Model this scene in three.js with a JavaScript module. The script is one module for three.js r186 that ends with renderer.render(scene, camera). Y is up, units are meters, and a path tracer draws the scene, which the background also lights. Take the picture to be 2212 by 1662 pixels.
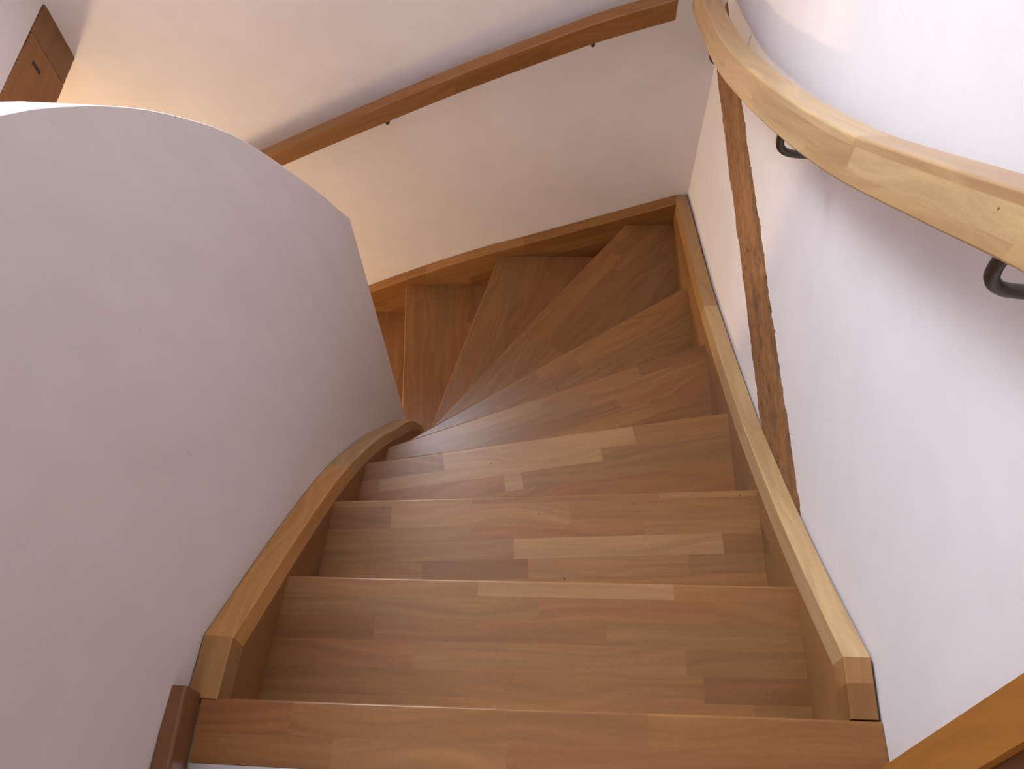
import * as THREE from 'three';
import { mergeGeometries, toCreasedNormals } from 'three/addons/utils/BufferGeometryUtils.js';
import { RectAreaLightUniformsLib } from 'three/addons/lights/RectAreaLightUniformsLib.js';

RectAreaLightUniformsLib.init();
// ---------------------------------------------------------------- camera, sky, light, exposure
const scene = new THREE.Scene();
const camera = new THREE.PerspectiveCamera(47.24, 2212 / 1662, 0.03, 40);
camera.position.set(0, 1.357, 0);
camera.up.set(-0.014, 0.507, -0.862);
camera.lookAt(-0.041, 1.357 - 0.861, -0.506);
scene.background = new THREE.Color().setRGB(0.62, 0.78, 1.0);
scene.backgroundIntensity = 3;

const renderer = new THREE.WebGLRenderer();
renderer.toneMapping = THREE.LinearToneMapping;
renderer.toneMappingExposure = 1.17;
renderer.shadowMap.enabled = true;

// daylight through the window high in the back wall (the pane stands just behind it)
const WIN = { x0: -1.2, x1: -0.43, y0: 0.7, y1: 2.1 };
const windowLight = new THREE.RectAreaLight(new THREE.Color().setRGB(0.77, 0.865, 1.0), 29, WIN.x1 - WIN.x0 - 0.1, WIN.y1 - WIN.y0 - 0.1);
windowLight.position.set((WIN.x0 + WIN.x1) / 2, (WIN.y0 + WIN.y1) / 2, -2.49);
windowLight.lookAt(windowLight.position.x, windowLight.position.y, 0);
scene.add(windowLight);
// warm fill light in an unseen window, added behind the camera
const FILL_WIN2 = { x0: -0.9, x1: 0.1, y0: 0.95, y1: 2.0 };
const landingFill = new THREE.RectAreaLight(new THREE.Color().setRGB(1.0, 0.75, 0.51), 3.8, FILL_WIN2.x1 - FILL_WIN2.x0 - 0.1, FILL_WIN2.y1 - FILL_WIN2.y0 - 0.1);
landingFill.position.set((FILL_WIN2.x0 + FILL_WIN2.x1) / 2, (FILL_WIN2.y0 + FILL_WIN2.y1) / 2, 2.53);
landingFill.lookAt(landingFill.position.x, landingFill.position.y, -1);
scene.add(landingFill);

// ---------------------------------------------------------------- helpers
function rng(seed) { let a = seed >>> 0; return () => { a = (a + 0x6D2B79F5) | 0; let t = Math.imul(a ^ (a >>> 15), 1 | a); t = (t + Math.imul(t ^ (t >>> 7), 61 | t)) ^ t; return ((t ^ (t >>> 14)) >>> 0) / 4294967296; }; }
const lerp = (a, b, t) => a + (b - a) * t;
// periodic value noise
function noise2(seed, nx, ny) {
  const r = rng(seed), g = new Float32Array(nx * ny); for (let i = 0; i < g.length; i++) g[i] = r();
  return (u, v) => {
    const x = (u - Math.floor(u)) * nx, y = (v - Math.floor(v)) * ny, i = Math.floor(x), j = Math.floor(y);
    let fx = x - i, fy = y - j; fx = fx * fx * (3 - 2 * fx); fy = fy * fy * (3 - 2 * fy);
    const at = (a, b) => g[((b % ny) + ny) % ny * nx + ((a % nx) + nx) % nx];
    return lerp(lerp(at(i, j), at(i + 1, j), fx), lerp(at(i, j + 1), at(i + 1, j + 1), fx), fy);
  };
}
function texture(w, h, fn, srgb = true) {
  const d = new Uint8Array(w * h * 4);
  for (let j = 0; j < h; j++) for (let i = 0; i < w; i++) {
    const c = fn(i / w, j / h, i, j), k = 4 * (j * w + i);
    d[k] = Math.max(0, Math.min(255, c[0])); d[k + 1] = Math.max(0, Math.min(255, c[1])); d[k + 2] = Math.max(0, Math.min(255, c[2])); d[k + 3] = 255;
  }
  const t = new THREE.DataTexture(d, w, h); t.wrapS = t.wrapT = THREE.RepeatWrapping; t.magFilter = THREE.LinearFilter; t.minFilter = THREE.LinearMipmapLinearFilter; t.generateMipmaps = true;
  if (srgb) t.colorSpace = THREE.SRGBColorSpace; t.needsUpdate = true; return t;
}
const taken = new Map();
function numbered(n) { const k = taken.get(n) ?? 0; taken.set(n, k + 1); return k ? `${n}_${String(k).padStart(3, '0')}` : n; }
function mesh(name, geo, mat, parent) { const m = new THREE.Mesh(geo, mat); m.name = parent ? name : numbered(name); m.castShadow = m.receiveShadow = true; (parent ?? scene).add(m); return m; }
function group(name, parent) { const g = new THREE.Group(); g.name = parent ? name : numbered(name); (parent ?? scene).add(g); return g; }
function tag(o, label, category, grp) { o.userData.label = label; o.userData.category = category; if (grp) o.userData.group = grp; return o; }
function struct(o, label, category) { o.userData.kind = 'structure'; o.userData.label = label; if (category) o.userData.category = category; return o; }
// box with uv in metres
function bx(x0, x1, y0, y1, z0, z1, grain = 'x') {
  const P = [], U = [], N = [];
  const q = (a, b, c, d, n, uv) => { for (const [p, t] of [[a, 0], [b, 1], [c, 2], [a, 0], [c, 2], [d, 3]]) { P.push(...p); N.push(...n); U.push(...uv(p)); } };
  const v = (i, j, k) => [i ? x1 : x0, j ? y1 : y0, k ? z1 : z0];
  const sw = (a, b) => grain === 'x' ? [a, b] : [b, a];
  q(v(0, 0, 1), v(1, 0, 1), v(1, 1, 1), v(0, 1, 1), [0, 0, 1], p => grain === 'y' ? [p[1], p[0]] : [p[0], p[1]]);
  q(v(1, 0, 0), v(0, 0, 0), v(0, 1, 0), v(1, 1, 0), [0, 0, -1], p => grain === 'y' ? [p[1], p[0]] : [p[0], p[1]]);
  q(v(1, 0, 1), v(1, 0, 0), v(1, 1, 0), v(1, 1, 1), [1, 0, 0], p => grain === 'y' ? [p[1], p[2]] : [p[2], p[1]]);
  q(v(0, 0, 0), v(0, 0, 1), v(0, 1, 1), v(0, 1, 0), [-1, 0, 0], p => grain === 'y' ? [p[1], p[2]] : [p[2], p[1]]);
  q(v(0, 1, 1), v(1, 1, 1), v(1, 1, 0), v(0, 1, 0), [0, 1, 0], p => grain === 'z' ? [p[2], p[0]] : [p[0], p[2]]);
  q(v(0, 0, 0), v(1, 0, 0), v(1, 0, 1), v(0, 0, 1), [0, -1, 0], p => grain === 'z' ? [p[2], p[0]] : [p[0], p[2]]);
  const g = new THREE.BufferGeometry();
  g.setAttribute('position', new THREE.Float32BufferAttribute(P, 3)); g.setAttribute('normal', new THREE.Float32BufferAttribute(N, 3)); g.setAttribute('uv', new THREE.Float32BufferAttribute(U, 2));
  return g;
}
function tris(P, U, N) {
  const g = new THREE.BufferGeometry(); if (N) g.setAttribute('normal', new THREE.Float32BufferAttribute(N, 3));
  g.setAttribute('position', new THREE.Float32BufferAttribute(P, 3)); g.setAttribute('uv', new THREE.Float32BufferAttribute(U, 2));
  return g;
}
// monotone piecewise interpolation through [t, y] knots (Hermite with averaged slopes)
function curve(pts) {
  const n = pts.length, m = [];
  for (let i = 0; i < n; i++) {
    const a = i ? (pts[i][1] - pts[i - 1][1]) / (pts[i][0] - pts[i - 1][0]) : null, b = i < n - 1 ? (pts[i + 1][1] - pts[i][1]) / (pts[i + 1][0] - pts[i][0]) : null;
    m.push(a === null ? b : b === null ? a : a * b <= 0 ? 0 : (a + b) / 2);
  }
  return t => {
    if (t <= pts[0][0]) return pts[0][1] + m[0] * (t - pts[0][0]);
    if (t >= pts[n - 1][0]) return pts[n - 1][1] + m[n - 1] * (t - pts[n - 1][0]);
    let i = 0; while (t > pts[i + 1][0]) i++;
    const h = pts[i + 1][0] - pts[i][0], s = (t - pts[i][0]) / h;
    return (2 * s ** 3 - 3 * s * s + 1) * pts[i][1] + (s ** 3 - 2 * s * s + s) * h * m[i] + (-2 * s ** 3 + 3 * s * s) * pts[i + 1][1] + (s ** 3 - s * s) * h * m[i + 1];
  };
}
// Sweep a rounded rectangle along a plan path. frame(t) -> {x, z, nx, nz}; a runs along n, b is the height (numbers or functions of t).
function sweep(frame, t0, t1, steps, a0, a1, b0, b1, rad = [0, 0, 0, 0], knots = [], uOff = 0, vOff = 0, segs = 3) {
  const F = f => typeof f === 'function' ? f : () => f; b0 = F(b0); b1 = F(b1);
  const ts = []; for (let i = 0; i <= steps; i++) ts.push(lerp(t0, t1, i / steps)); for (const k of knots) if (k > Math.min(t0, t1) && k < Math.max(t0, t1)) ts.push(k);
  ts.sort((p, q) => (p - q) * Math.sign(t1 - t0));
  // section points: position and, on rounded corners, the direction the corner faces
  const corner = (ca, cb, r, dir, id) => { const out = []; if (!r) return [[ca, cb, 0, 0, -1, 0]]; for (let i = 0; i <= segs; i++) { const t = dir + Math.PI / 2 * i / segs; out.push([ca, cb, Math.cos(t) * r - Math.sign(Math.cos(dir + Math.PI / 4)) * r, Math.sin(t) * r - Math.sign(Math.sin(dir + Math.PI / 4)) * r, id, t]); } return out; };
  const sec = [...corner(0, 0, rad[0], Math.PI, 0), ...corner(1, 0, rad[1], 1.5 * Math.PI, 1), ...corner(1, 1, rad[2], 0, 2), ...corner(0, 1, rad[3], Math.PI / 2, 3)];
  const n = sec.length, sg = Math.sign(a1 - a0), rings = []; let len = 0, prev = null;
  for (const t of ts) {
    const f = frame(t), B0 = b0(t), B1 = b1(t); let per = 0;
    const c = [f.x + f.nx * a0, B1, f.z + f.nz * a0]; if (prev) len += Math.hypot(c[0] - prev[0], c[1] - prev[1], c[2] - prev[2]); prev = c;
    const ring = sec.map(([ca, cb, da, db]) => { const a = (ca ? a1 : a0) + da * sg, b = (cb ? B1 : B0) + db; return new THREE.Vector3(f.x + f.nx * a, b, f.z + f.nz * a); });
    const vs = [0]; for (let i = 1; i <= n; i++) { per += ring[i - 1].distanceTo(ring[i % n]); vs.push(per); }
    rings.push({ ring, u: len, vs, ax: new THREE.Vector3(f.nx * sg, 0, f.nz * sg) });
  }
  const P = [], U = [], N = [], up = new THREE.Vector3(0, 1, 0);
  const tangent = (i, j) => rings[Math.min(i + 1, rings.length - 1)].ring[j].clone().sub(rings[Math.max(i - 1, 0)].ring[j]).normalize();
  // outward normal: the part of the section's outward direction that stands square to the path
  const square = (i, j, ca, cb) => { const d = rings[i].ax.clone().multiplyScalar(ca).addScaledVector(up, cb), t = tangent(i, j), st = rings[i].ax.clone().multiplyScalar(-cb).addScaledVector(up, ca), m = st.cross(t).normalize(); return m.dot(d) < 0 ? m.negate() : m; };
  const put = (a, b, c, ua, ub, uc, na, nb, nc) => {
    const fn = b.clone().sub(a).cross(c.clone().sub(a)); const o = na.clone().add(nb).add(nc);
    if (fn.dot(o) < 0) { [b, c] = [c, b]; [ub, uc] = [uc, ub]; [nb, nc] = [nc, nb]; }
    for (const v of [a, b, c]) P.push(v.x, v.y, v.z); U.push(...ua, ...ub, ...uc); for (const v of [na, nb, nc]) N.push(v.x, v.y, v.z);
  };
  for (let j = 0; j < n; j++) {
    const k = (j + 1) % n, A = sec[j], B = sec[k], round = A[4] >= 0 && A[4] === B[4];
    let dj, dk;
    if (round) { dj = [Math.cos(A[5]), Math.sin(A[5])]; dk = [Math.cos(B[5]), Math.sin(B[5])]; }
    else { const ca = A[0] === B[0] ? (A[0] ? 1 : -1) : 0, cb = ca ? 0 : (A[1] ? 1 : -1); dj = dk = [ca, cb]; }
    for (let i = 0; i + 1 < rings.length; i++) {
      const R = rings[i], S = rings[i + 1], uv = (Q, jj) => [Q.u + uOff, Q.vs[jj] + vOff];
      const n00 = square(i, j, ...dj), n01 = square(i, k, ...dk), n10 = square(i + 1, j, ...dj), n11 = square(i + 1, k, ...dk);
      put(R.ring[j], R.ring[k], S.ring[k], uv(R, j), uv(R, j + 1), uv(S, j + 1), n00, n01, n11);
      put(R.ring[j], S.ring[k], S.ring[j], uv(R, j), uv(S, j + 1), uv(S, j), n00, n11, n10);
    }
  }
  for (const e of [0, rings.length - 1]) {
    const R = rings[e], q = rings[e ? e - 1 : 1], d = R.ring[0].clone().sub(q.ring[0]); d.y = 0; d.normalize();
    for (let j = 1; j + 1 < n; j++) { const uv = p => [(p.x + p.z) * 0.2 + uOff, p.y + vOff]; put(R.ring[0], R.ring[j], R.ring[j + 1], uv(R.ring[0]), uv(R.ring[j]), uv(R.ring[j + 1]), d, d, d); }
  }
  return tris(P, U, N);
}

// ---------------------------------------------------------------- materials
const nA = noise2(11, 4, 96), nB = noise2(12, 9, 220), nC = noise2(13, 24, 420), nD = noise2(14, 5, 12), nE = noise2(15, 260, 300);
const flecks = (() => { const W = 1024, H = 512, a = new Float32Array(W * H), r = rng(77); for (let i = 0; i < 9000; i++) { const x = Math.floor(r() * W), y = Math.floor(r() * H), l = 2 + Math.floor(r() * 3), d = 0.25 + r() * 0.75; for (let k = 0; k < l; k++) a[y * W + (x + k) % W] = Math.max(a[y * W + (x + k) % W], d); } return a; })();
const pins = (() => { const r = rng(91), a = []; for (let i = 0; i < 9; i++) a.push([r(), r(), 0.0011 + r() * 0.0014]); return (u, v) => { for (const [x, y, q] of a) if (Math.hypot(u - x, v - y) < q) return 1; return 0; }; })();   // small dark pin knots
const grainMap = texture(1024, 512, (u, v, i, j) => {
  const warp = nD(u, v) * 0.06, g = nA(u, v + warp) * 0.5 + nB(u, v + warp) * 0.3 + nC(u, v) * 0.2 - 0.5, f = flecks[j * 1024 + i], e = nE(u, v) - 0.5;
  const k = 232 + g * 46 + e * 8 - f * 9 - pins(u, v) * 110; return [k + 2, k - g * -6, k + g * 12 - 2];
});
const grainBump = texture(1024, 512, (u, v, i, j) => { const k = 150 + (nC(u, v) - 0.5) * 80 - flecks[j * 1024 + i] * 40; return [k, k, k]; }, false);
const BEECH = [[0.285, 0.125, 0.040], [0.315, 0.145, 0.050], [0.262, 0.113, 0.035], [0.365, 0.185, 0.074], [0.232, 0.097, 0.031], [0.290, 0.119, 0.038], [0.272, 0.127, 0.042], [0.310, 0.135, 0.040]];
const beech = BEECH.map(c => new THREE.MeshPhysicalMaterial({ color: new THREE.Color().setRGB(...c), map: grainMap, roughness: 0.30, specularIntensity: 0.6, bumpMap: grainBump, bumpScale: 0.00004 }));
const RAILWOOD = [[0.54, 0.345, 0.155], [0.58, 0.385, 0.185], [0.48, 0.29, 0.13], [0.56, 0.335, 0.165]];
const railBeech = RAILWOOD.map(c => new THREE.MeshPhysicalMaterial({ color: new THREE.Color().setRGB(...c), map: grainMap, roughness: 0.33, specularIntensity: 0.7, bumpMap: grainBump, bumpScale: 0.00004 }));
const STRINGWOOD = [[0.28, 0.122, 0.036], [0.31, 0.142, 0.045], [0.26, 0.110, 0.031], [0.33, 0.155, 0.050], [0.40, 0.205, 0.072], [0.44, 0.235, 0.088], [0.54, 0.335, 0.150], [0.58, 0.375, 0.175], [0.62, 0.315, 0.10]];  // dark tones for the shaded faces, pale ones for tops catching light
const stringBeech = STRINGWOOD.map(c => new THREE.MeshPhysicalMaterial({ color: new THREE.Color().setRGB(...c), map: grainMap, roughness: 0.33, specularIntensity: 0.7, bumpMap: grainBump, bumpScale: 0.00004 }));
function woodMat(rgb, rough = 0.45) { return new THREE.MeshPhysicalMaterial({ color: new THREE.Color().setRGB(...rgb), map: grainMap, roughness: rough, bumpMap: grainBump, bumpScale: 0.00004 }); }
const darkWood = woodMat([0.21, 0.085, 0.03], 0.4), casingWood = woodMat([0.45, 0.185, 0.032], 0.4), doorWood = woodMat([0.40, 0.17, 0.05], 0.4), riserWood = woodMat([0.27, 0.12, 0.045], 0.5);
const p1 = noise2(21, 60, 60), p2 = noise2(22, 220, 220), p3 = noise2(23, 7, 7), p4 = noise2(24, 22, 22);
const scuffs = (() => { const r = rng(58), a = []; for (let i = 0; i < 7; i++) { const t = r() * 6.28, l = 0.004 + r() * 0.01; a.push([r(), r(), Math.cos(t) * l, Math.sin(t) * l, 5 + r() * 13]); } return (u, v) => { let m = 0; for (const [x, y, dx, dy, k] of a) { const t = Math.max(-1, Math.min(1, ((u - x) * dx + (v - y) * dy) / (dx * dx + dy * dy))); if (Math.hypot(u - x - dx * t, v - y - dy * t) < 0.0014) m = Math.max(m, k); } return m; }; })();   // a few short scratches in the paint
const plasterMap = texture(1024, 1024, (u, v) => { const m = -scuffs(u, v) + (p3(u, v) - 0.5) * 4 + (p4(u, v) - 0.5) * 4 + (p1(u, v) - 0.5) * 1 + (p2(u, v) - 0.5) * 0.8; return [247 + m, 247 + m * 1.05, 247 + m * 1.15]; });
const plasterBump = texture(1024, 1024, (u, v) => { const k = 128 + (p1(u, v) - 0.5) * 60 + (p2(u, v) - 0.5) * 110 + (p4(u, v) - 0.5) * 60; return [k, k, k]; }, false);
const plaster = new THREE.MeshStandardMaterial({ color: new THREE.Color().setRGB(0.765, 0.705, 0.695), map: plasterMap, roughness: 0.95, bumpMap: plasterBump, bumpScale: 0.00001 });
const white = new THREE.MeshStandardMaterial({ color: new THREE.Color().setRGB(0.8, 0.8, 0.78), roughness: 0.5 });
const iron = new THREE.MeshStandardMaterial({ color: new THREE.Color().setRGB(0.10, 0.085, 0.07), metalness: 0.85, roughness: 0.42 });
const alu = new THREE.MeshStandardMaterial({ color: new THREE.Color().setRGB(0.72, 0.74, 0.78), metalness: 1, roughness: 0.28 });
const glass = new THREE.MeshPhysicalMaterial({ color: 0xffffff, transmission: 1, thickness: 0, roughness: 0.02, ior: 1.5 });
const slot = new THREE.MeshStandardMaterial({ color: new THREE.Color().setRGB(0.05, 0.022, 0.01), roughness: 0.9 });  // near-black brown for the shade inside a hole
// old hewn oak: long cracks and darker streaks
const oldMap = (() => {
  const a = noise2(31, 3, 40), b = noise2(32, 14, 160), c = noise2(33, 40, 60), k = noise2(34, 8, 34);
  return texture(1024, 512, (u, v) => { const s = a(u, v) * 0.5 + b(u, v + c(u, v) * 0.01) * 0.5 - 0.5; const crack = Math.max(0, 1 - Math.abs(b(u * 0.999, v + 0.31) - 0.5) * 34) * (k(u, v) > 0.56 ? 1 : 0); const m = 214 + s * 90 - crack * 90 + (c(u, v) - 0.5) * 40; return [m, m - 3, m - 8]; });
})();
const oldWood = new THREE.MeshStandardMaterial({ color: new THREE.Color().setRGB(0.35, 0.16, 0.055), map: oldMap, roughness: 0.75 });
const lintelWood = woodMat([0.29, 0.12, 0.032], 0.6);
const lintelWoodDull = woodMat([0.23, 0.107, 0.034], 0.65);

// ---------------------------------------------------------------- levels and plan
const RISE = 0.19, LOW = -2.85, CEIL = 2.3;
const XR = 0.49, XRI = 0.445, ZB = -2.2, ZBI = -2.155, XL = -1.48;     // right wall, right string, back wall, back string, far left wall
const xin = z => -0.469 - 0.0715 * (z + 0.499);                          // stair side of the inner string
const ST = 0.048;                                                        // string thickness
// plan path of the inner wall face: straight, rounded corner, then along the lower flight
const HEAD = new THREE.Vector2(0.0715, -1).normalize();
const RW = 0.035, Z1 = -1.323, PATH0 = 1.2;                               // start at z = 1.2
const wallX = z => xin(z) - ST;
const L1 = (PATH0 - Z1) / Math.abs(HEAD.y), TURN = Math.PI / 2 + Math.atan2(0.0715, 1), LARC = RW * TURN;
const leftN = new THREE.Vector2(-Math.cos(Math.atan2(0.0715, 1)), -Math.sin(Math.atan2(0.0715, 1)));  // away from the stair
const P1 = new THREE.Vector2(wallX(Z1), Z1), CEN = P1.clone().addScaledVector(leftN, RW);
function innerPath(t) {   // t: arc length; n points to the stair side
  if (t <= L1) return { x: lerp(wallX(PATH0), P1.x, t / L1), z: lerp(PATH0, Z1, t / L1), nx: -leftN.x, nz: -leftN.y };
  const a = Math.min((t - L1) / RW, TURN), c = Math.cos(a), s = Math.sin(a);
  // rotate the stair-side normal towards -z
  const nx0 = -leftN.x, nz0 = -leftN.y, nx = nx0 * c + nz0 * s, nz = -nx0 * s + nz0 * c;
  const p = { x: CEN.x + nx * RW, z: CEN.y + nz * RW, nx, nz };
  if (t - L1 > LARC) { const d = t - L1 - LARC; p.x += nz * d; p.z += -nx * d; }
  return p;
}
const tOfZ = z => (PATH0 - z) / Math.abs(HEAD.y);

// ---------------------------------------------------------------- structure
const S = {};
{
  // right wall with the door opening beside the landing
  const dz0 = -0.165, dz1 = 0.72, dy1 = 1.98;
  S.wr = struct(mesh('wall_right', mergeGeometries([
    bx(XR, XR + 0.16, LOW, CEIL, ZB, dz0), bx(XR, XR + 0.16, LOW, 0, dz0, dz1), bx(XR, XR + 0.16, dy1, CEIL, dz0, dz1), bx(XR, XR + 0.16, LOW, CEIL, dz1, 2.5),
  ]), plaster), 'white plastered wall on the right above the wooden stair string', 'wall');
  S.wb = struct(mesh('wall_back', mergeGeometries([
    bx(-4, WIN.x0, LOW, CEIL, ZB - 0.4, ZB), bx(WIN.x1, XR + 0.16, LOW, CEIL, ZB - 0.4, ZB), bx(WIN.x0, WIN.x1, LOW, WIN.y0, ZB - 0.4, ZB), bx(WIN.x0, WIN.x1, WIN.y1, CEIL, ZB - 0.4, ZB),
  ]), plaster), 'cream plastered back wall behind the lower handrail', 'wall');
  // far left wall of the upper storey, standing on the lintel beam
  S.wl = struct(mesh('wall_left', bx(XL - 0.14, XL, -0.242, CEIL, ZB, 2.5), plaster), 'pale plastered wall above the wooden lintel in the upper left corner', 'wall');
  S.wf = struct(mesh('wall_front', mergeGeometries([
    bx(XL - 0.14, FILL_WIN2.x0, -0.45, CEIL, 2.5, 2.66), bx(FILL_WIN2.x1, XR + 0.16, -0.45, CEIL, 2.5, 2.66), bx(FILL_WIN2.x0, FILL_WIN2.x1, -0.45, FILL_WIN2.y0, 2.5, 2.66), bx(FILL_WIN2.x0, FILL_WIN2.x1, FILL_WIN2.y1, CEIL, 2.5, 2.66),
  ]), plaster), 'plastered wall behind the landing', 'wall');
  struct(mesh('wall_low', mergeGeometries([bx(-4.15, -4, LOW, -0.3, ZB, 1.5), bx(-4.15, XR + 0.16, LOW, -0.3, 1.5, 1.65)]), plaster), 'plastered walls of the lower room', 'wall');
  struct(mesh('ceiling', bx(XL - 0.14, XR + 0.16, CEIL, CEIL + 0.15, ZB - 0.4, 2.66), white), 'white ceiling above the stairwell', 'ceiling');
  // floor slab of the landing and of the rooms around the stairwell
  const slab = struct(group('floor'), 'landing floor at the head of the stairs', 'floor');
  mesh('slab', mergeGeometries([bx(-0.56, XR, -0.45, -0.012, -0.215, 1.2), bx(XL - 0.14, XR, -0.45, -0.012, 1.2, 2.5), bx(-4.15, XL - 0.14, -0.43, -0.30, ZB, 1.65)]), plaster, slab);
  mesh('floorboards', mergeGeometries([bx(-0.56, XR, -0.012, -0.001, -0.115, 1.2), bx(XL, XR, -0.012, -0.001, 1.2, 2.5)]), casingWood, slab);
  struct(mesh('floor_low', bx(-4.15, XR + 0.16, LOW - 0.1, LOW, ZB - 0.4, 1.65), woodMat([0.45, 0.26, 0.12], 0.4)), 'wooden floor of the lower storey', 'floor');
}
// half-height wall between the flights, rounded in plan, its top cut in a falling curve
{
  const top = curve([[tOfZ(1.2), 0.93], [tOfZ(-0.1), 0.93], [tOfZ(-0.3), 0.915], [tOfZ(-0.45), 0.88], [tOfZ(-0.61), 0.797], [tOfZ(-0.70), 0.727], [tOfZ(-0.805), 0.629], [tOfZ(-0.887), 0.538], [tOfZ(-0.983), 0.418], [tOfZ(-1.144), 0.163], [tOfZ(-1.233), 0.01], [tOfZ(-1.328), -0.163], [L1 + LARC, -0.22], [L1 + LARC + 0.2, -0.50], [L1 + LARC + 0.9, -1.10]]);
  const g = mergeGeometries([
    sweep(innerPath, 0, L1, 60, 0, -0.085, LOW, top, [0, 0, 0.0015, 0.0015], [], 0, 0, 2),
    sweep(innerPath, L1, L1 + LARC, 24, 0, -0.085, LOW, top, [0, 0, 0.0015, 0.0015], [], L1, 0, 2),
    sweep(innerPath, L1 + LARC, L1 + LARC + 0.8, 12, 0, -0.085, LOW, top, [0, 0, 0.0015, 0.0015], [], L1 + LARC, 0, 2),
  ]);
  struct(mesh('wall_inner', g, plaster), 'grey-white half-height wall with a curved top on the left of the stairs', 'wall');
}
// timber frame: hewn beam in the right wall and the lintel over the opening on the left
function hewn(len, h, d, seed, rough) {   // long axis x, face towards +z, back at z = 0
  const nx = Math.round(len * 110), ny = 20, P = [], U = [], a = noise2(seed, 60, 6), b = noise2(seed + 1, 160, 14), c = noise2(seed + 2, 26, 5);
  const at = (i, j) => {
    const u = i / nx, v = j / ny, e = Math.min(v, 1 - v);
    let y = v * h + (c(u, 0.1 + 0.4 * v) - 0.5) * rough * 0.9 + (j === 0 || j === ny ? (b(u, v * 0.5 + 0.2) - 0.5) * rough : 0), z = d + (a(u, v) - 0.5) * rough * 0.25 + (b(u, v) - 0.5) * rough * 0.3;
    if (e < 0.06) z -= (0.06 - e) / 0.06 * rough * 0.5;
    return [u * len, y, z];
  };
  const tri = (...ps) => { for (const p of ps) { P.push(...p); U.push(p[0], p[1] + p[2]); } };
  for (let i = 0; i < nx; i++) {
    for (let j = 0; j < ny; j++) { tri(at(i, j), at(i + 1, j), at(i + 1, j + 1)); tri(at(i, j), at(i + 1, j + 1), at(i, j + 1)); }
    const w = p => [p[0], p[1], 0];
    tri(w(at(i, 0)), w(at(i + 1, 0)), at(i + 1, 0)); tri(w(at(i, 0)), at(i + 1, 0), at(i, 0));
    tri(at(i, ny), at(i + 1, ny), w(at(i + 1, ny))); tri(at(i, ny), w(at(i + 1, ny)), w(at(i, ny)));
    tri(w(at(i, 0)), w(at(i + 1, ny)), w(at(i + 1, 0))); tri(w(at(i, 0)), w(at(i, ny)), w(at(i + 1, ny)));
  }
  for (const i of [0, nx]) for (let j = 0; j < ny; j++) { const w = p => [p[0], p[1], 0], A = at(i, j), B = at(i, j + 1); if (i) { tri(w(A), w(B), B); tri(w(A), B, A); } else { tri(w(A), B, w(B)); tri(w(A), A, B); } }
  return toCreasedNormals(tris(P, U), 0.6);
}
{
  const len = 1.75, g = hewn(len, 0.205, 0.030, 41, 0.012);
  const m = mesh('timber_beam', g, oldWood); m.position.set(XR + 0.0262, -0.448, ZB); m.rotation.y = -Math.PI / 2;
  tag(m, 'rough hewn brown timber beam set in the right wall under the handrail', 'beam');
}
{
  const beam = group('lintel_beam'); beam.position.set(XL, -0.435, ZB);
  tag(beam, 'brown timber lintel with a dark slot in the upper left corner', 'beam');
  const a = mesh('beam_end', hewn(0.1195, 0.19, 0.146, 51, 0.003), lintelWoodDull, beam); a.rotation.y = Math.PI / 2; a.position.set(-0.14, 0, 0.1195);
  const b = mesh('beam', hewn(3.2, 0.19, 0.147, 54, 0.003), lintelWood, beam); b.rotation.y = Math.PI / 2; b.position.set(-0.14, 0, 3.3235);
  mesh('mortise_shade', bx(0.0, 0.0078, 0.104, 0.146, 0.186, 0.200), slot, beam);  // solid dark block instead of a hole; the shade is its colour
}
// windows
function makeWindow(name, W, z, dir, label) {
  const g = struct(group(name), label, 'window'); g.position.set((W.x0 + W.x1) / 2, W.y0, z);
  const w = (W.x1 - W.x0) / 2, h = W.y1 - W.y0;
  mesh('window_frame', mergeGeometries([bx(-w, -w + 0.05, 0, h, -0.03, 0.03), bx(w - 0.05, w, 0, h, -0.03, 0.03), bx(-w + 0.05, w - 0.05, 0, 0.05, -0.03, 0.03), bx(-w + 0.05, w - 0.05, h - 0.05, h, -0.03, 0.03)]), white, g);
  mesh('pane', bx(-w + 0.05, w - 0.05, 0.05, h - 0.05, -0.002, 0.002), glass, g);
  return g;
}
makeWindow('window_1', WIN, ZB - 0.33, 1, 'white framed window high in the back wall above the stairs');
makeWindow('window_2', FILL_WIN2, 2.58, -1, 'white framed window added unseen behind the landing for fill light');
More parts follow.
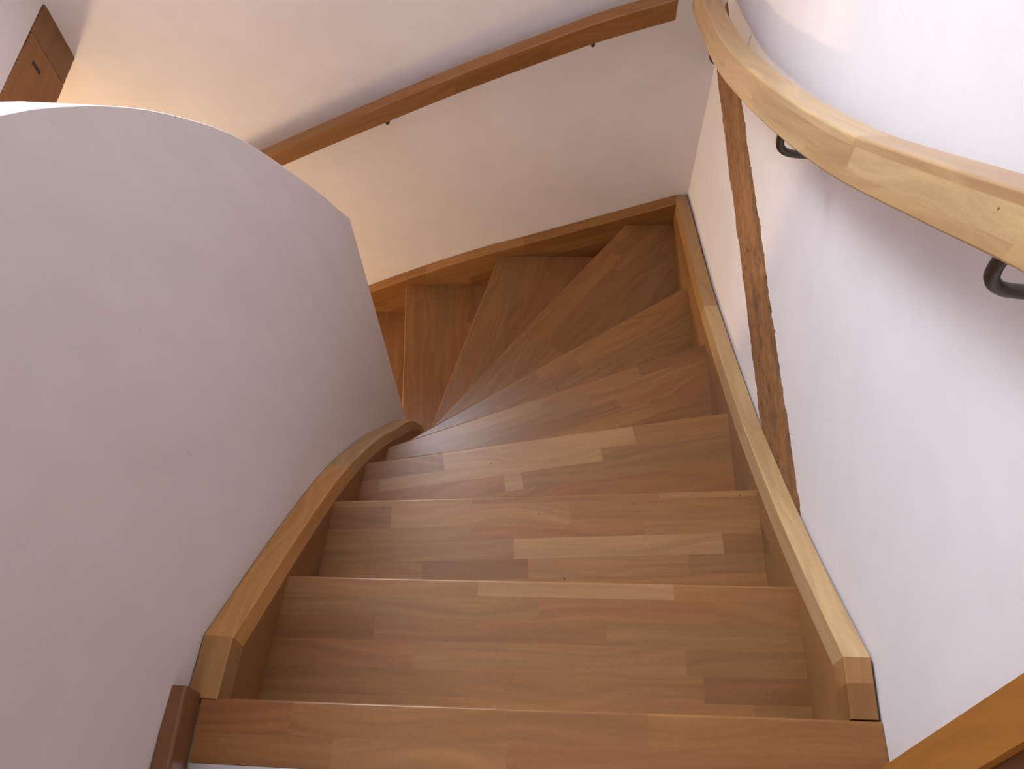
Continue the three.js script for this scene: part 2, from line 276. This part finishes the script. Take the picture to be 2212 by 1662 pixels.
// door beside the landing: casing, rebated jamb, leaf
{
  const zf = y => lerp(-0.183, -0.213, (y - 0.04) / 0.4), zn = y => lerp(-0.1165, -0.157, (y - 0.04) / 0.4);
  const P = [], U = [], H = 2.0, x = XR - 0.012;
  const q = (a, b, c, d) => { for (const p of [a, b, c, a, c, d]) { P.push(...p); U.push(p[1], p[2] + p[0]); } };
  const F = (y, xx) => [xx, y, zf(y)], Nn = (y, xx) => [xx, y, zn(y)], B = XR + 0.001;
  q(Nn(0, x), F(0, x), F(H, x), Nn(H, x)); q(F(0, x), F(0, B), F(H, B), F(H, x)); q(Nn(0, B), Nn(0, x), Nn(H, x), Nn(H, B)); q(F(H, x), F(H, B), Nn(H, B), Nn(H, x)); q(F(0, B), F(0, x), Nn(0, x), Nn(0, B));
  const t = tris(P, U); t.computeVertexNormals();
  struct(mesh('trim_1', t, casingWood), 'orange-brown wooden door casing in the lower right corner', 'door casing');
  const d = struct(group('door_1'), 'dark brown wooden door behind the casing in the lower right corner', 'door'); d.position.set(XR, 0, -0.165);
  mesh('jamb', mergeGeometries([bx(0.002, 0.16, 0, 1.98, 0.002, 0.06, 'y'), bx(0.002, 0.16, 0, 1.98, 0.855, 0.883, 'y'), bx(0.002, 0.16, 1.955, 1.98, 0.06, 0.855)]), darkWood, d);
  mesh('door_leaf', bx(0.035, 0.075, 0.006, 1.95, 0.063, 0.852, 'y'), darkWood, d);
  mesh('handle', mergeGeometries([bx(0.012, 0.035, 1.02, 1.04, 0.70, 0.72), bx(0.006, 0.018, 1.02, 1.04, 0.60, 0.72)]), iron, d);
}
// skirting board of the landing
{
  const g = sweep(t => ({ x: -0.534, z: t, nx: 1, nz: 0 }), -0.252, 1.1, 4, -0.006, 0.021, -0.001, 0.06, [0, 0, 0.006, 0.003]);
  struct(mesh('baseboard_left', g, darkWood), 'dark brown skirting board along the left of the landing', 'skirting board');
}
{
  const P = [], U = []; const y = 0.004; const A = [-0.508, y, -0.156], B = [0.486, y, -0.136], C = [0.486, y, -0.092], D = [-0.508, y, -0.112], dn = p => [p[0], -0.012, p[2]];
  const q = (a, b, c, d) => { for (const p of [a, b, c, a, c, d]) { P.push(...p); U.push(p[0], p[2]); } };
  q(D, C, B, A); q(B, C, dn(C), dn(B)); q(A, B, dn(B), dn(A)); q(D, A, dn(A), dn(D)); q(C, D, dn(D), dn(C)); q(dn(A), dn(B), dn(C), dn(D));
  const g = tris(P, U); g.computeVertexNormals();
  tag(mesh('threshold_strip', g, alu), 'narrow aluminium strip along the back edge of the top step', 'metal strip');
}

// ---------------------------------------------------------------- staircase
const stair = group('staircase'); tag(stair, 'winding beech staircase going down and turning left', 'staircase');
// nosing lines in plan: inner end, outer end
const NOSE = [
  [[-0.508, -0.248], [0.489, -0.242]],
  [[-0.469, -0.499], [0.445, -0.500]],
  [[-0.454, -0.726], [0.446, -0.771]],
  [[-0.440, -0.907], [0.446, -1.061]],
  [[-0.426, -1.045], [0.440, -1.386]],
  [[-0.347, -1.204], [0.446, -1.736]],
  [[-0.375, -1.303], [0.275, -2.155]],
  [[-0.404, -1.402], [-0.204, -2.135]],
  [[-0.548, -1.606], [-0.586, -2.142]],
];
for (let k = 9; k <= 14; k++) NOSE.push([[-0.60 - 0.25 * (k - 8), -1.4], [-0.61 - 0.25 * (k - 8), -2.142]]);
const clip = (poly, ax, az, nx, nz) => {   // keep (p - a).n >= 0
  const out = [];
  for (let i = 0; i < poly.length; i++) {
    const p = poly[i], q = poly[(i + 1) % poly.length], dp = (p[0] - ax) * nx + (p[1] - az) * nz, dq = (q[0] - ax) * nx + (q[1] - az) * nz;
    if (dp >= 0) out.push(p);
    if ((dp >= 0) !== (dq >= 0)) { const t = dp / (dp - dq); out.push([lerp(p[0], q[0], t), lerp(p[1], q[1], t)]); }
  }
  return out;
};
function noseFrame(k) { const [a, b] = NOSE[k]; let sx = b[0] - a[0], sz = b[1] - a[1]; const l = Math.hypot(sx, sz); sx /= l; sz /= l; return { a, sx, sz, ux: -sz, uz: sx, l }; }   // u points back up the stairs
// strip edges (distance behind the nosing) and stave joints (plan x) of the treads that show them clearly
const STRIPS = { 0: [0.05], 1: [0.03, 0.072, 0.113, 0.16, 0.205, 0.248], 2: [0.016, 0.066, 0.096, 0.14, 0.182, 0.225, 0.268], 3: [0.05, 0.083, 0.128, 0.17, 0.212] };
const LAY = {
  '0:0': [[-0.373, 0.152], [5, 0, 7]], '0:1': [[-0.305, -0.052], [0, 1, 5]],
  '1:0': [[-0.121, 0.229], [1, 3, 7]], '1:1': [[-0.01, 0.30], [6, 5, 0]], '1:2': [[-0.30, 0.108], [4, 2, 6]], '1:3': [[-0.227, 0.242], [5, 1, 6]], '1:4': [[-0.138, 0.27], [2, 0, 4]],
  '2:0': [[-0.16, 0.24], [1, 2, 1]], '2:1': [[-0.328, 0.05], [4, 1, 0]], '2:2': [[-0.154, 0.205], [6, 5, 1]], '2:3': [[-0.066, 0.364], [6, 3, 2]], '2:4': [[-0.252, -0.036, 0.29], [0, 4, 1, 6]],
  '3:0': [[-0.251, 0.212], [2, 3, 0]], '3:1': [[-0.40, 0.132], [1, 3, 6]], '3:2': [[-0.1, -0.058], [5, 3, 6]],
  '4:0': [[-0.02, 0.254], [1, 0, 4]], '4:1': [[0.117], [6, 0]], '4:2': [[0.198], [2, 5]],
};
function staveGeometry(F, poly, u0, u1, y, thick, front, uo, vo) {   // poly in (s, u), convex
  const r = 0.005, us = new Set([u0, u1]); for (const p of poly) if (p[1] > u0 + 1e-4 && p[1] < u1 - 1e-4) us.add(p[1]);
  if (front) for (const a of [0.0, 0.12, 0.35, 0.65, 1]) us.add(u0 + r * a);
  const U = [...us].sort((a, b) => a - b), rows = [];
  for (const u of U) {
    let lo = 1e9, hi = -1e9;
    for (let i = 0; i < poly.length; i++) {
      const p = poly[i], q = poly[(i + 1) % poly.length];
      if (Math.abs(p[1] - u) < 1e-6) { lo = Math.min(lo, p[0]); hi = Math.max(hi, p[0]); }
      if ((p[1] - u) * (q[1] - u) < 0) { const t = (u - p[1]) / (q[1] - p[1]), s = lerp(p[0], q[0], t); lo = Math.min(lo, s); hi = Math.max(hi, s); }
    }
    if (hi - lo < -1e-6) continue;
    const d = front && u - u0 < r ? r - Math.sqrt(Math.max(0, r * r - (r - (u - u0)) ** 2)) : 0;
    rows.push({ u, lo, hi, y: y - d });
  }
  if (rows.length < 2) return null;
  const W = (s, u, yy) => [F.a[0] + F.sx * s + F.ux * u, yy, F.a[1] + F.sz * s + F.uz * u];
  const P = [], T = [], NN = [], yb = y - thick;
  const q = (a, b, c, d, uv, ns) => {   // quad whose winding follows its normals
    const f = new THREE.Vector3(...b).sub(new THREE.Vector3(...a)).cross(new THREE.Vector3(...c).sub(new THREE.Vector3(...a)));
    const o = ns[0][0] * f.x + ns[0][1] * f.y + ns[0][2] * f.z + ns[2][0] * f.x + ns[2][1] * f.y + ns[2][2] * f.z;
    for (const i of o < 0 ? [0, 2, 1, 0, 3, 2] : [0, 1, 2, 0, 2, 3]) { P.push(...[a, b, c, d][i]); T.push(uv[i][0] + uo, uv[i][1] + vo); NN.push(...ns[i]); }
  };
  const rep4 = v => [v, v, v, v], su = [F.sx, 0, F.sz], uu = [F.ux, 0, F.uz], neg = v => v.map(t => -t);
  const topN = row => { if (!front || row.u - u0 >= r) return [0, 1, 0]; const c = (row.u - u0 - r) / r, h = Math.sqrt(Math.max(0, 1 - c * c)); return [F.ux * c, h, F.uz * c]; };
  for (let i = 0; i + 1 < rows.length; i++) {
    const A = rows[i], B = rows[i + 1], na = topN(A), nb = topN(B);
    q(W(A.lo, A.u, A.y), W(B.lo, B.u, B.y), W(B.hi, B.u, B.y), W(A.hi, A.u, A.y), [[A.lo, A.u], [B.lo, B.u], [B.hi, B.u], [A.hi, A.u]], [na, nb, nb, na]);
    q(W(A.lo, A.u, yb), W(A.hi, A.u, yb), W(B.hi, B.u, yb), W(B.lo, B.u, yb), [[A.lo, A.u], [A.hi, A.u], [B.hi, B.u], [B.lo, B.u]], rep4([0, -1, 0]));
    q(W(A.lo, A.u, yb), W(B.lo, B.u, yb), W(B.lo, B.u, B.y), W(A.lo, A.u, A.y), [[0, A.u], [0, B.u], [0.04, B.u], [0.04, A.u]], rep4(neg(su)));
    q(W(A.hi, A.u, A.y), W(B.hi, B.u, B.y), W(B.hi, B.u, yb), W(A.hi, A.u, yb), [[0.04, A.u], [0.04, B.u], [0, B.u], [0, A.u]], rep4(su));
  }
  const A = rows[0], Z = rows[rows.length - 1];
  q(W(A.lo, A.u, yb), W(A.lo, A.u, A.y), W(A.hi, A.u, A.y), W(A.hi, A.u, yb), [[A.lo, 0], [A.lo, 0.04], [A.hi, 0.04], [A.hi, 0]], rep4(neg(uu)));
  q(W(Z.hi, Z.u, yb), W(Z.hi, Z.u, Z.y), W(Z.lo, Z.u, Z.y), W(Z.lo, Z.u, yb), [[Z.hi, 0], [Z.hi, 0.04], [Z.lo, 0.04], [Z.lo, 0]], rep4(uu));
  return tris(P, T, NN);
}
function buildTread(k, poly, y, seed) {
  const F = noseFrame(k), r = rng(seed);
  const Q = poly.map(([x, z]) => [(x - F.a[0]) * F.sx + (z - F.a[1]) * F.sz, (x - F.a[0]) * F.ux + (z - F.a[1]) * F.uz]);
  if (k >= 11) return mesh('tread', staveGeometry(F, Q, 0, Math.max(...Q.map(p => p[1])), y, 0.042, true, r(), r()), beech[k % 3], stair);   // out of sight below
  const tread = group('tread', stair);
  const umax = Math.max(...Q.map(p => p[1])), edges = [0, ...(STRIPS[k] ?? [0.036])]; while (edges[edges.length - 1] < umax) edges.push(edges[edges.length - 1] + 0.042);
  let last = -1;
  for (let i = 0; edges[i] < umax - 1e-4; i++) {
    const u0 = edges[i], u1 = umax - edges[i + 1] < 0.012 ? umax : Math.min(umax, edges[i + 1]);
    let band = clip(clip(Q, 0, u0, 0, 1), 0, u1, 0, -1); if (band.length < 3) continue;
    const lo = Math.min(...band.map(p => p[0])), hi = Math.max(...band.map(p => p[0])); if (hi - lo < 0.01) continue;
    const cuts = [lo]; let c = lo - r() * 0.35; for (;;) { c += (k >= 5 ? 0.38 : 0.26) + r() * 0.42; if (c > hi - 0.07) break; if (c > lo + 0.07) cuts.push(c); } cuts.push(hi);
    const lay = LAY[`${k}:${i}`]; if (lay) { cuts.length = 0; cuts.push(lo, ...lay[0].map(x => (x - F.a[0] - F.ux * (u0 + u1) / 2) / F.sx), hi); }
    for (let j = 0; j + 1 < cuts.length; j++) {
      const part = clip(clip(band, cuts[j], 0, 1, 0), cuts[j + 1], 0, -1, 0); if (part.length < 3) continue;
      const pal = k >= 4 ? [0, 2, 5, 6, 7, 2] : [0, 1, 2, 3, 4, 5, 6, 7]; let tone = pal[Math.floor(r() * pal.length)]; if (tone === last) tone = pal[(pal.indexOf(tone) + 2) % pal.length]; last = tone;
      const us = part.map(p => p[1]);
      if (lay) tone = lay[1][j];
      const g = staveGeometry(F, part, Math.min(...us), Math.max(...us), y - 0.0001 * r(), 0.042, u0 === 0, r() * 3, r() * 3);
      if (g) mesh('stave', g, beech[tone], tread);
    }
    if (u1 === umax) break;
  }
  return tread;
}
// plan outlines of the treads
const halfN = (poly, k, off, sign) => { const F = noseFrame(k); return clip(poly, F.a[0] + F.ux * off, F.a[1] + F.uz * off, F.ux * sign, F.uz * sign); };
const OVER = 0.034;
buildTread(0, [[-0.5105, -0.248], [0.489, -0.242], [0.489, -0.137], [-0.5105, -0.157]], 0, 500);
for (let k = 1; k <= 7; k++) {
  const e = k === 7 ? 0.03 : 0.008;
  let poly = [[xin(0.1) - e, 0.1], [XRI + 0.006, 0.1], [XRI + 0.006, ZBI - 0.006], [xin(ZBI) - e, ZBI - 0.006]];
  poly = halfN(poly, k, 0, 1); poly = halfN(poly, k - 1, OVER + 0.014, -1);
  buildTread(k, poly, -RISE * k, 500 + k * 7);
}
for (let k = 8; k <= 14; k++) {
  let poly = k === 8 ? [[0, ZBI - 0.006], [-0.9, ZBI - 0.006], [-0.9, -1.402], [-0.44, -1.40], [-0.405, -1.37], [-0.2, -1.37]] : [[0, ZBI - 0.006], [-3, ZBI - 0.006], [-3, -1.402], [0, -1.402]];
  poly = halfN(poly, k, 0, 1); poly = halfN(poly, k - 1, OVER + 0.014, -1);
  buildTread(k, poly, -RISE * k, 500 + k * 7);
}
// risers
for (let k = 0; k <= 14; k++) {
  const F = noseFrame(k);
  let base = k === 0 ? [[-0.508, 0.1], [0.489, 0.1], [0.489, -1], [-0.508, -1]] : k <= 6 ? [[xin(0.1), 0.1], [XRI, 0.1], [XRI, ZBI], [xin(ZBI), ZBI]] : [[0.4, ZBI], [-3, ZBI], [-3, -1.41], [-0.42, -1.41], [-0.40, -1.39], [0.4, -1.39]];
  base = halfN(base, k, OVER, 1); base = halfN(base, k, OVER + 0.014, -1); if (base.length < 3) continue;
  const y1 = -RISE * k - 0.042, y0 = -RISE * (k + 1) - 0.042, P = [], U = [];
  const n = base.length, cx = base.reduce((s, p) => s + p[0] / n, 0), cz = base.reduce((s, p) => s + p[1] / n, 0);
  const V = (p, y) => [p[0], y, p[1]], S_ = p => (p[0] - F.a[0]) * F.sx + (p[1] - F.a[1]) * F.sz;
  for (let i = 0; i < n; i++) { const p = base[i], q = base[(i + 1) % n]; for (const [v, yy] of [[p, y0], [p, y1], [q, y1], [p, y0], [q, y1], [q, y0]]) { P.push(...V(v, yy)); U.push(S_(v), yy); } }
  for (let i = 1; i + 1 < n; i++) for (const yy of [y0, y1]) for (const v of [base[0], base[i], base[i + 1]]) { P.push(...V(v, yy)); U.push(S_(v), v[1]); }
  const g = tris(P, U); g.computeVertexNormals(); mesh('riser', g, riserWood, stair);
}
// strings: laminated from staves, each stave a piece of its own
function buildString(frame, tA, tB, top, a0, a1, seed, layers, knots = [], stepLen = 0.02, roundTop = [0.0025, 0.0025], palette = [0, 1, 2, 3], topLightTones = null, firstCuts = []) {
  const s = group('string', stair), r = rng(seed), h = 0.055; let last = -1;
  for (let l = 0; l < layers; l++) {
    const cuts = [tA, ...(l === 0 ? firstCuts : [])]; let c = cuts[cuts.length - 1] - r() * 0.1; for (;;) { c += 0.30 + r() * 0.42; if (c > tB - 0.1) break; if (c > cuts[cuts.length - 1] + 0.1) cuts.push(c); } cuts.push(tB);
    for (let j = 0; j + 1 < cuts.length; j++) {
      let tone = palette[Math.floor(r() * palette.length)]; if (tone === last) tone = palette[(palette.indexOf(tone) + 1) % palette.length]; last = tone;
      if (l === 0 && topLightTones) tone = topLightTones[Math.min(j, topLightTones.length - 1)];  // light on the sloping top is put into paler stave colours
      const rad = l === 0 ? [0, 0, roundTop[1], roundTop[0]] : [0, 0, 0, 0];
      const g = sweep(frame, cuts[j], cuts[j + 1], Math.max(2, Math.round((cuts[j + 1] - cuts[j]) / stepLen)), a0, a1, t => top(t) - h * (l + 1), t => top(t) - h * l, rad, knots, r() * 3, r() * 3, 2);
      mesh('stave', g, stringBeech[tone], s);
    }
  }
  return s;
}
{
  // right string along the wall
  const top0 = curve([[0.33, 0.008], [0.553, -0.165], [0.93, -0.418], [1.014, -0.468], [1.56, -0.757], [1.668, -0.806], [2.1, -0.985], [2.2, -1.03]]);
  const top = t => t < 0.33 ? lerp(0.0, 0.008, (t - 0.2425) / 0.0875) : top0(t);
  buildString(t => ({ x: XRI, z: -t, nx: 1, nz: 0 }), 0.2435, 2.198, top, 0, XR - XRI - 0.004, 901, 7, [0.329, 0.33, 0.331], 0.02, [0.0025, 0.0025], [0, 1, 2, 3], [1, 4, 7, 6, 5, 5, 4], [0.293, 0.33]);  // level end browner than the slope: fall of light set in the tones
  // inner string round the corner
  const q = [[-0.34, 0.001], [-0.60, -0.212], [-0.80, -0.395], [-0.97, -0.590], [-1.12, -0.800], [-1.323, -1.160]].map(([z, y]) => [tOfZ(z), y]);
  q.push([L1 + LARC * 0.5, -1.28], [L1 + LARC, -1.42], [L1 + LARC + 0.1, -1.56], [L1 + LARC + 0.35, -1.72], [L1 + LARC + 0.8, -2.08]);
  const c0 = curve(q), topI = t => t < q[0][0] ? 0.001 : c0(t);
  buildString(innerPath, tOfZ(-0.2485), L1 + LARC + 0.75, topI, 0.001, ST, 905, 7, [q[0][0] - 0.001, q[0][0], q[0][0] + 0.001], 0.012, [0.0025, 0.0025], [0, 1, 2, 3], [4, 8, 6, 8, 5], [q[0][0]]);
  // back string
  const topB = curve([[-0.44, -1.03], [-0.19, -1.137], [0.156, -1.283], [0.23, -1.312], [0.736, -1.572], [1.2, -1.87], [2.4, -2.75]]);
  buildString(t => ({ x: -t, z: ZBI, nx: 0, nz: -1 }), -XRI + 0.001, 2.1, topB, 0, ZBI - ZB - 0.001, 913, 5);
}

// ---------------------------------------------------------------- handrails
function tube(pts, r, n = 40) { return new THREE.TubeGeometry(new THREE.CatmullRomCurve3(pts.map(p => new THREE.Vector3(...p)), false, 'centripetal'), n, r, 10); }
function handrail(name, label, frame, tA, tB, a0, a1, bottom, H, seed, layers, knots, pieces, mats = beech) {
  const h = group(name); tag(h, label, 'handrail', 'wall handrails of the stairs');
  const r = rng(seed); let last = -1;
  for (let l = 0; l < layers.length - 1; l++) {
    const f0 = layers[l], f1 = layers[l + 1];
    const cuts = [tA]; let c = tA - r() * 0.25; for (;;) { c += 0.22 + r() * 0.3; if (c > tB - 0.08) break; if (c > tA + 0.08) cuts.push(c); } cuts.push(tB);
    for (let j = 0; j + 1 < cuts.length; j++) {
      let tone = pieces[Math.floor(r() * pieces.length)]; if (tone === last) tone = pieces[(pieces.indexOf(tone) + 1) % pieces.length]; last = tone;
      const lowR = f0 === 0 ? 0.005 : 0, hiR = f1 === 1 ? 0.005 : 0;
      const g = sweep(frame, cuts[j], cuts[j + 1], Math.max(3, Math.round((cuts[j + 1] - cuts[j]) / 0.02)), a0, a1, t => bottom(t) + H * f0, t => bottom(t) + H * f1, [lowR, lowR, hiR, hiR], knots ?? [], r() * 3, r() * 3, 4);
      mesh('stave', g, mats[tone], h);
    }
  }
  return h;
}
{
  const bot = curve([[-0.1, 1.06], [0.1, 0.985], [0.30, 0.885], [0.446, 0.782], [0.607, 0.656], [0.863, 0.458], [1.133, 0.275], [1.405, 0.107], [1.706, -0.058], [2.016, -0.18], [2.13, -0.215]]);
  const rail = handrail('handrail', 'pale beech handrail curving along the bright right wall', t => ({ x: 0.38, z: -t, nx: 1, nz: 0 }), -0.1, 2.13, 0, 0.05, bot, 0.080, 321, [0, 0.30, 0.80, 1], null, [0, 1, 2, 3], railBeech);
  for (const z of [-0.505, -1.165, -1.86]) {
    const b = group('bracket', rail), y = bot(-z);
    mesh('arm', tube([[0.400, y + 0.004, z], [0.400, y - 0.020, z], [0.404, y - 0.036, z], [0.416, y - 0.049, z], [0.438, y - 0.055, z], [0.492, y - 0.056, z]], 0.0072), iron, b);
    const sl = (bot(-z - 0.02) - bot(-z + 0.02)) / 0.04;
    const pl = mesh('plate', bx(-0.011, 0.011, -0.004, 0.001, -0.032, 0.032), iron, b); pl.position.set(0.405, y, z); pl.rotation.x = Math.atan(sl) * -1 * -1;
    pl.rotation.x = -Math.atan(-(bot(-z + 0.02) - bot(-z - 0.02)) / 0.04);
    const ro = mesh('rosette', new THREE.CylinderGeometry(0.022, 0.024, 0.006, 24), iron, b); ro.rotation.z = Math.PI / 2; ro.position.set(XR - 0.003, y - 0.056, z);
    for (const d of [-0.024, 0.024]) { const s = mesh('screw', new THREE.SphereGeometry(0.004, 10, 6), iron, b); s.position.set(0.405, bot(-z - d) - 0.003, z + d); }
  }
}
{
  const H = 0.068, bot = curve([[-0.335, -0.231], [-0.125, -0.304], [-0.029, -0.345], [0.269, -0.478], [0.513, -0.597], [0.889, -0.786], [1.35, -1.03]]);  // same wood as the right rail; darker tones below carry its shade
  const rail = handrail('handrail', 'straight beech handrail on the cream back wall, its shade put into darker wood tones', t => ({ x: -t, z: -2.10, nx: 0, nz: -1 }), -0.335, 1.35, 0, 0.046, bot, H, 327, [0, 0.78, 1], null, [0, 2, 5, 7]);
  for (const x of [-1.05, -0.525, 0.115]) {
    const b = group('bracket', rail), y = bot(-x);
    mesh('arm', tube([[x, y + 0.004, -2.123], [x, y - 0.012, -2.123], [x, y - 0.026, -2.130], [x, y - 0.034, -2.150], [x, y - 0.035, -2.201]], 0.006), iron, b);
    const ro = mesh('rosette', new THREE.CylinderGeometry(0.018, 0.019, 0.005, 20), iron, b); ro.rotation.x = Math.PI / 2; ro.position.set(x, y - 0.035, -2.1975);
    for (const d of [-0.022, 0.022]) { const s = mesh('screw', new THREE.SphereGeometry(0.0045, 10, 6), iron, b); s.position.set(x + d, bot(-x - d) - 0.003, -2.123); }
  }
}
// ---------------------------------------------------------------- lamp in the lower room, left of the lintel
{
  const x = -2.35, z = -1.55, y0 = LOW;
  const l = group('floor_lamp'); l.position.set(x, y0, z); tag(l, 'floor lamp with a round white shade in the lower room', 'lamp');
  const prof = [[0.14, 0], [0.14, 0.012], [0.02, 0.02]].map(p => new THREE.Vector2(...p)); prof.unshift(new THREE.Vector2(0.001, 0));
  mesh('base', new THREE.LatheGeometry(prof, 32), iron, l);
  const pole = mesh('pole', new THREE.CylinderGeometry(0.01, 0.01, 1.1, 12), iron, l); pole.position.y = 0.56;
  const shade = mesh('shade', new THREE.SphereGeometry(0.13, 32, 20), new THREE.MeshStandardMaterial({ color: 0xffffff, emissive: new THREE.Color().setRGB(1, 0.72, 0.4), emissiveIntensity: 3, roughness: 0.8 }), l); shade.position.y = 1.23;
  const light = new THREE.PointLight(new THREE.Color().setRGB(1, 0.76, 0.44), 7); light.position.set(0, 1.23, 0); light.castShadow = true; light.shadow.radius = 6; l.add(light);
}
renderer.render(scene, camera);
